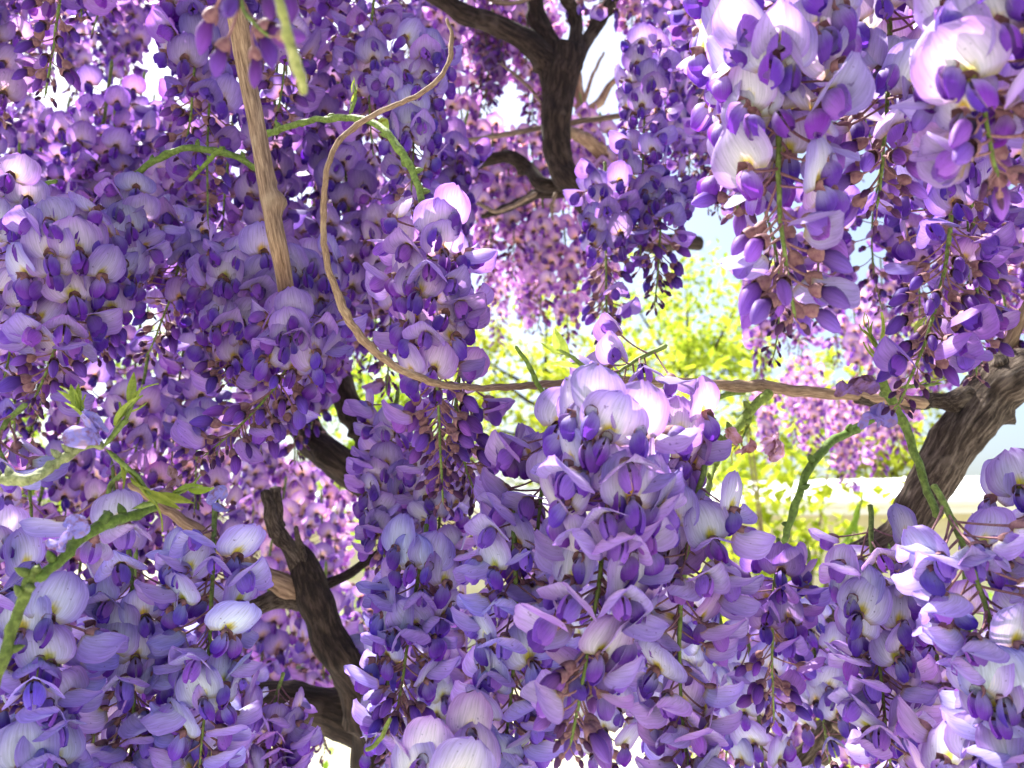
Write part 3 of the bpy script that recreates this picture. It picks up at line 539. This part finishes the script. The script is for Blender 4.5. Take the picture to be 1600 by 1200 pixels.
# ================================================================ RACEMES
BLUE, MAUVE, PINK, DARK, WHT, VIOL = (1.12, 1.34, 1.24), (1.04, .9, 1.0), (1.6, 1.35, 1.2), (.66, .5, .72), (1.25, 1.35, 1.12), (.76, .6, .86)  # tints paint skylight (BLUE), sun glow (PINK), part of hollow's shade (VIOL, DARK)
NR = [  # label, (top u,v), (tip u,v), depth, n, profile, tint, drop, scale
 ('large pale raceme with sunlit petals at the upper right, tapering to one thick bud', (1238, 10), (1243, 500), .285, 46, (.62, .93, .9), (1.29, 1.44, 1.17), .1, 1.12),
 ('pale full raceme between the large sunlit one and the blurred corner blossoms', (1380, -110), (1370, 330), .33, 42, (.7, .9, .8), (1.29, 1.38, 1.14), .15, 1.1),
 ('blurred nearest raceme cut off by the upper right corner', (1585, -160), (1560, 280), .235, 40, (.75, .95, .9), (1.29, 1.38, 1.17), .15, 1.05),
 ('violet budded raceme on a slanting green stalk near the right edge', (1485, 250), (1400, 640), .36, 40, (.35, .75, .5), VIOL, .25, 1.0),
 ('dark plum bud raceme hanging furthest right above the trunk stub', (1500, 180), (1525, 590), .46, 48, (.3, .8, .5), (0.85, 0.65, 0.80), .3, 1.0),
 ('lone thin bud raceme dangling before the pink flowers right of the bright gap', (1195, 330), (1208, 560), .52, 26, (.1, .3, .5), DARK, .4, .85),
 ('big centre raceme rising above the bare shoot, pale caps on top', (965, 600), (890, 1170), .30, 66, (.72, .9, .62), (1.21, 1.30, 1.14), .3, 1.08),
 ('short cluster of folded pale flowers arching up right where the centre raceme starts', (1030, 545), (955, 600), .345, 11, (1.2, 1.3, 0), (1.25, 1.26, 1.11), .5, .85),
 ('pale open flowers hugging the back left of the centre raceme', (880, 650), (850, 930), .36, 34, (.9, 1.0, .6), (1.16, 1.20, 1.11), .3, 1.05),
 ('pinkish pale flowers crowding the back right of the centre raceme', (1040, 600), (1030, 900), .36, 34, (.9, 1.0, .6), (1.29, 1.20, 1.11), .3, 1.05),
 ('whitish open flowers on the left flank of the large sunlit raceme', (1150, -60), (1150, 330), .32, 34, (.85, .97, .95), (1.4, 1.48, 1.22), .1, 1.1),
 ('clam shaped pale flowers on the dark stalk just left of the centre raceme', (800, 800), (765, 1290), .35, 52, (.9, .97, .3), BLUE, .45, 1.0),
 ('bluish full raceme spreading over the lower centre beside the trunk foot', (665, 830), (610, 1180), .39, 48, (.7, .85, .5), (0.95, 1.05, 1.12), .35, 1.0),
 ('sun flecked raceme on the yellow green stalk right of the centre raceme', (1098, 740), (1092, 1290), .34, 48, (.9, .95, .3), (1.19, 1.30, 1.14), .45, 1.02),
 ('raceme with dark buds hanging before the low crossing limbs', (1215, 850), (1210, 1130), .47, 38, (.5, .85, .4), VIOL, .3, 1.0),
 ('large bluish raceme on the thick green stalk at the lower right', (1465, 770), (1575, 1260), .31, 50, (.85, .95, .45), (1.16, 1.34, 1.19), .4, 1.05),
 ('pale raceme filling the right edge below the trunk elbow', (1610, 700), (1640, 1230), .34, 46, (.85, .95, .5), (1.14, 1.32, 1.19), .4, 1.0),
 ('pale sagging raceme in front of the dark limbs at the lower right', (1360, 800), (1400, 1260), .38, 46, (.85, .95, .5), (1.18, 1.30, 1.14), .4, 1.0),
 ('dense blue lilac raceme on a straight bright stalk at the lower left', (335, 800), (305, 1260), .37, 58, (.9, .97, .3), BLUE, .5, 1.0),
 ('blue lilac raceme crowding the bottom between stalk and left shoot', (200, 850), (190, 1280), .38, 52, (.9, .97, .3), BLUE, .5, 1.0),
 ('big bluish blossoms in the bottom left corner behind the bright shoot', (75, 900), (60, 1330), .335, 46, (.9, .97, .35), (0.95, 1.12, 1.15), .5, 1.05),
 ('mauve raceme at the bottom next to the lower trunk', (440, 1060), (430, 1300), .47, 44, (.85, .95, .4), MAUVE, .4, 1.0),
 ('open faced raceme on the straight stalk crossed by the curling shoot', (668, 330), (692, 790), .37, 58, (.55, .8, .75), (1.06, 0.96, 1.02), .15, 1.0),
 ('slim violet bud raceme in front of the white roof', (725, 560), (750, 785), .42, 34, (.1, .7, .3), (0.95, 0.80, 0.95), .4, 1.0),
 ('open faced raceme at the left edge above the hairy shoot', (105, 330), (45, 640), .38, 44, (.65, .85, .75), (1.04, 0.98, 1.05), .15, 1.0),
 ('pale flowers along the left edge beneath the dark entering shoot', (35, 290), (5, 600), .40, 36, (.8, .95, .6), (1.18, 1.22, 1.12), .2, 1.0),
 ('violet budded raceme on a long slanting green stalk left of centre', (480, 480), (315, 715), .41, 48, (.4, .85, .6), (0.98, 0.88, 1.02), .25, 1.0),
 ('row of open round faced flowers over the middle of the left side', (400, 380), (360, 600), .45, 42, (.75, .9, .9), (1.00, 0.92, 1.00), .1, 1.0),
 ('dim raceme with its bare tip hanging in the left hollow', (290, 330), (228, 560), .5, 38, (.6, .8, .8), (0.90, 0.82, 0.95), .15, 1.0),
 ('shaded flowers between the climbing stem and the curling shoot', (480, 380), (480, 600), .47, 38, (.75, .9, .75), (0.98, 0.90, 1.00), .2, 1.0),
 ('two toned raceme under the arching left shoot', (215, 300), (150, 560), .45, 40, (.75, .9, .75), (1.00, 0.95, 1.03), .2, 1.0),
 ('mauve raceme hanging between the dark limb and the centre left buds', (620, 620), (600, 880), .50, 42, (.85, .95, .5), (1.00, 0.95, 1.02), .3, 1.0),
 ('pale flowers cluster over the dark limb below the slim buds', (700, 690), (680, 960), .48, 42, (.85, .95, .5), (1.18, 1.22, 1.11), .35, 1.0),
 ('raceme of mixed flowers at the right of the forked trunk', (1010, 60), (1000, 420), .62, 56, (.65, .85, .75), (0.95, 0.90, 1.02), .15, 1.0),
 ('long raceme ending in scattered black looking buds beside the bright gap', (945, 260), (948, 590), .60, 52, (.4, .62, .6), (0.85, 0.78, 0.95), .3, 1.0),
 ('dark budded raceme just right of the scattered bud raceme', (1030, 270), (1022, 480), .60, 44, (.4, .7, .6), (0.80, 0.70, 0.90), .3, 1.0),
 ('flowers hanging behind the top of the curling shoot', (650, 60), (640, 330), .52, 46, (.75, .9, .8), (0.98, 0.95, 1.04), .15, 1.0),
 ('single large blue white blossom cluster at the left over the hairy shoot', (30, 640), (25, 740), .33, 7, (1.1, 1.2, .3), (1.18, 1.50, 1.24), .7, 1.0),
 ('few large pale cap flowers above the knobbly olive shoot', (190, 740), (185, 820), .32, 5, (1.1, 1.2, .1), (1.23, 1.50, 1.24), .7, 1.0),
 ('dark purple buds close to the lens at the top edge', (405, -120), (425, 60), .20, 9, (-1, 1.2, .1), (0.90, 0.70, 0.80), .6, .8),
 ('bluish side raceme over the left shoot node', (-15, 820), (-10, 1100), .36, 30, (.85, .95, .4), (1.12, 1.38, 1.22), .4, 1.0),
 ('large pale banners seen from behind along the bottom edge at centre', (700, 1130), (690, 1380), .32, 26, (1.1, 1.2, .7), (1.34, 1.44, 1.14), .2, 1.05),
 ('broad lilac blossoms peeking up at the bottom right corner', (1545, 1120), (1540, 1400), .30, 24, (1.1, 1.2, .8), (1.23, 1.32, 1.14), .2, 1.05),
]
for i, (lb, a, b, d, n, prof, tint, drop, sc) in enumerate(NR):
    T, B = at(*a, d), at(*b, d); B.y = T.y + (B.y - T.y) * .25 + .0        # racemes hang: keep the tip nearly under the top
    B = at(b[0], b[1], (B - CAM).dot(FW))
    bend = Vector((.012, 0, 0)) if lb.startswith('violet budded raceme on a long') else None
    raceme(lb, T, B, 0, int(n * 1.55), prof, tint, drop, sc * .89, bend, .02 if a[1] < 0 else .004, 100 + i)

# ---- filling racemes: (u range, v range, depth range, count, lod, tints, place phrase, length range)
GAPS = [(785, 440, 875, 800), (875, 585, 1090, 800), (1062, 400, 1150, 640), (1090, 640, 1300, 800), (1425, 640, 1600, 700), (395, 880, 530, 1010), (400, 730, 540, 860)]
def clear(u, v0, v1, hw):
    for x0, y0, x1, y1 in GAPS:
        if u + hw > x0 and u - hw < x1 and v1 > y0 and v0 < y1: return False
    return True
ORD = ['leftmost', 'second', 'third', 'fourth', 'fifth', 'sixth', 'seventh', 'eighth', 'ninth', 'tenth', 'eleventh', 'twelfth', 'thirteenth', 'fourteenth', 'fifteenth', 'sixteenth', 'seventeenth', 'eighteenth', 'nineteenth', 'twentieth']
def ordw(i):
    if i < 20: return ORD[i]
    return ['twenty', 'thirty', 'forty', 'fifty'][i // 10 - 2] + ('-' + ['', 'first', 'second', 'third', 'fourth', 'fifth', 'sixth', 'seventh', 'eighth', 'ninth'][i % 10] if i % 10 else 'th')
FILL = [  # upper and middle left rows: shade put into the petals by darker tints
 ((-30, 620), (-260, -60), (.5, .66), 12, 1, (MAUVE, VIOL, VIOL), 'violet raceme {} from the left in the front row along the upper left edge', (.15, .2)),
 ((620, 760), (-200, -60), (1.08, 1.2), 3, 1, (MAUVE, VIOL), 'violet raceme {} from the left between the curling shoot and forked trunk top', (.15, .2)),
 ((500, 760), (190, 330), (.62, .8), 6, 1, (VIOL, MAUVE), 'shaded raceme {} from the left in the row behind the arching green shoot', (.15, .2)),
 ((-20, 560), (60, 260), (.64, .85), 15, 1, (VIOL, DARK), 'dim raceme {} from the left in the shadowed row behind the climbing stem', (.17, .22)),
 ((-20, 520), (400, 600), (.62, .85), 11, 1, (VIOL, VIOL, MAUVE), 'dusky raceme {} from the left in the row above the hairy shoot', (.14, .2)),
 ((600, 790), (560, 760), (.6, .7), 3, 1, (MAUVE,), 'mauve raceme {} from the left behind the slim violet buds', (.1, .12)),
 ((0, 390), (690, 820), (.58, .75), 7, 1, (MAUVE, (1.2, .85, 1)), 'rosy small raceme {} from the left in the row behind the slanting olive shoot', (.12, .16)),
 ((-20, 420), (900, 1020), (.48, .62), 8, 1, (BLUE, MAUVE), 'blue lilac raceme {} from the left behind the lowest left flowers', (.14, .18)),
 ((560, 1180), (850, 980), (.48, .66), 11, 1, (BLUE, MAUVE), 'lilac raceme {} from the left behind the lower centre flowers', (.14, .18)),
 ((1240, 1640), (880, 1000), (.46, .6), 7, 1, (BLUE, MAUVE), 'lilac raceme {} from the left behind the lower right flowers', (.12, .16)),
 ((1080, 1640), (-230, -20), (.46, .66), 12, 1, (VIOL, MAUVE), 'violet raceme {} from the left behind the large sunlit upper right flowers', (.15, .2)),
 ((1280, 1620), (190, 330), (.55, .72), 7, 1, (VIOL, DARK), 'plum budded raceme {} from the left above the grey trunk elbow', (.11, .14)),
 ((1030, 1120), (-60, 120), (.75, .95), 5, 1, (VIOL, MAUVE), 'violet raceme {} from the left just right of the forked trunk', (.17, .2)),
]
FAR = [  # sun glow put into the petals by PINK, left shade by VIOL
 ((-60, 780), (-140, 40), (1.05, 1.5), 14, (MAUVE, VIOL), 'far raceme {} from the left in the back row of the upper left'),
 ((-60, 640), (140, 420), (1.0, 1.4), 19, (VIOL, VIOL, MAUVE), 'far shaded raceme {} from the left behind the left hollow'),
 ((-60, 420), (520, 760), (1.0, 1.4), 11, (PINK, MAUVE), 'far rosy raceme {} from the left behind the hairy shoot and broken stub'),
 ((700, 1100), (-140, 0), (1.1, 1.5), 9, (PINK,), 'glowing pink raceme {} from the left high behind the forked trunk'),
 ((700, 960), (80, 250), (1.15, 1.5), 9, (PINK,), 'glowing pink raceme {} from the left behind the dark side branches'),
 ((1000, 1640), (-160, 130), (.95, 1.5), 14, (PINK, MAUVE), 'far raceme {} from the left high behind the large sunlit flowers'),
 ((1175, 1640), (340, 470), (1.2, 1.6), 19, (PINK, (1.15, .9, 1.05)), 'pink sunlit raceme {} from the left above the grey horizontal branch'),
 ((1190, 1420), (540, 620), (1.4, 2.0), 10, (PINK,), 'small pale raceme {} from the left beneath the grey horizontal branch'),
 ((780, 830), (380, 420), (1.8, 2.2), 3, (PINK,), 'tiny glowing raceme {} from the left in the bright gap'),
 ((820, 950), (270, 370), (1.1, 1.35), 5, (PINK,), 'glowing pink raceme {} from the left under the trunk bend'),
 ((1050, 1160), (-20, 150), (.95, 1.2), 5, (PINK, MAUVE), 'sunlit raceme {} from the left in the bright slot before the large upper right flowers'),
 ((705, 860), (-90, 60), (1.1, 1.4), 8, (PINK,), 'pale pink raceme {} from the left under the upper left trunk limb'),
 ((385, 520), (860, 950), (.85, 1.1), 4, (VIOL, MAUVE), 'small dusky raceme {} from the left in the pale gap under the broken twin stub'),
 ((-30, 260), (-80, 40), (1.2, 1.5), 6, (MAUVE, PINK), 'hazy raceme {} from the left behind the buds in the top left corner'),
 ((745, 800), (200, 300), (1.2, 1.35), 3, (PINK,), 'glowing raceme {} from the left between the centre left flowers and dark side branches'),
 ((-60, 660), (-150, 480), (1.5, 1.9), 10, (MAUVE, PINK), 'farthest raceme {} from the left seen through the chinks on the left side'),
 ((390, 550), (650, 790), (1.0, 1.4), 8, (PINK, MAUVE), 'backlit small raceme {} from the left over the broken twin stub'),
 ((560, 660), (820, 900), (.95, 1.2), 4, (PINK, MAUVE), 'pinkish raceme {} from the left behind the lower trunk'),
 ((1080, 1500), (980, 1100), (.95, 1.3), 10, (PINK, MAUVE), 'rosy raceme {} from the left behind the low crossing limbs'),
]
def spots(rng, ur, vr, dr, n, lens, free=False):
    out = []; tries = 0
    while len(out) < n and tries < 400:
        tries += 1; k = len(out); u = ur[0] + (ur[1] - ur[0]) * ((k + rng.random()) / n if tries < 200 else rng.random()); v = rng.uniform(*vr); d = rng.uniform(*dr); L = rng.uniform(*lens)
        hw = .03 * F / d
        if free or clear(u, v, v + L * F / d, hw): out.append((u, v, d, L))
    return sorted(out)
rng = random.Random(21)
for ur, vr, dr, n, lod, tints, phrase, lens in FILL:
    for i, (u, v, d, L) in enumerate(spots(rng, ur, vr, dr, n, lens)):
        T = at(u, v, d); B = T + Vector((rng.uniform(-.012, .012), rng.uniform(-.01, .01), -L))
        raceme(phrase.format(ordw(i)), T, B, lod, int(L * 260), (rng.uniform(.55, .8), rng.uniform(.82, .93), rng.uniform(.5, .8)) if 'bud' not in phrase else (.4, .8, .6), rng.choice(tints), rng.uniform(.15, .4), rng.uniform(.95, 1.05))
for gi, (ur, vr, dr, n, tints, phrase) in enumerate(FAR):
    for i, (u, v, d, L) in enumerate(spots(rng, ur, vr, dr, n, (.17, .22), gi in (7, 8, 9, 10, 11, 12, 13, 14, 16))):
        T = at(u, v, d); raceme(phrase.format(ordw(i)), T, T + Vector((rng.uniform(-.012, .012), 0, -L)), 2, int(L * 240), (rng.uniform(.55, .75), .86, rng.uniform(.6, .8)), rng.choice(tints), rng.uniform(.15, .35), rng.uniform(1.1, 1.3))
# unseen blossom the left racemes hang from, added and thickened to shade them
rng = random.Random(77); mb = MB(); o0 = Vector((-.6, .8, CAM.z + .6))
for k in range(230):
    y = rng.uniform(.06, 1.9); x = rng.uniform(-1.5, .02 if y < .9 else .25); z = CAM.z + max(.42, y * .80) + rng.uniform(.04, .22)
    pl, P = plan(rng, Vector((0, 0, 0)), Vector((rng.uniform(-.1, .1), rng.uniform(-.1, .1), -.06)), Vector((0, 0, 0)), 26, (.8, .9, .6), .2, 1.25)
    for kind, pi, c, R, sc, t in pl:
        m, e, _ = rng.choice(FLW[2, kind, pi]); mb.add(m, Matrix.LocRotScale(Vector((x, y, z)) - o0 + c * 1.3 - R @ (e * sc), R, (sc, sc, sc)))
o = link('shading_blossom_canopy', mb.mesh('shading_blossom_canopy', MATS), None, Matrix.Translation(o0), (1, .95, 1)); tag(o, 'unseen overhead wisteria blossom the upper left racemes hang from, added to shade them', 'blossom canopy', kind='stuff')
print('objects', len(bpy.data.objects))
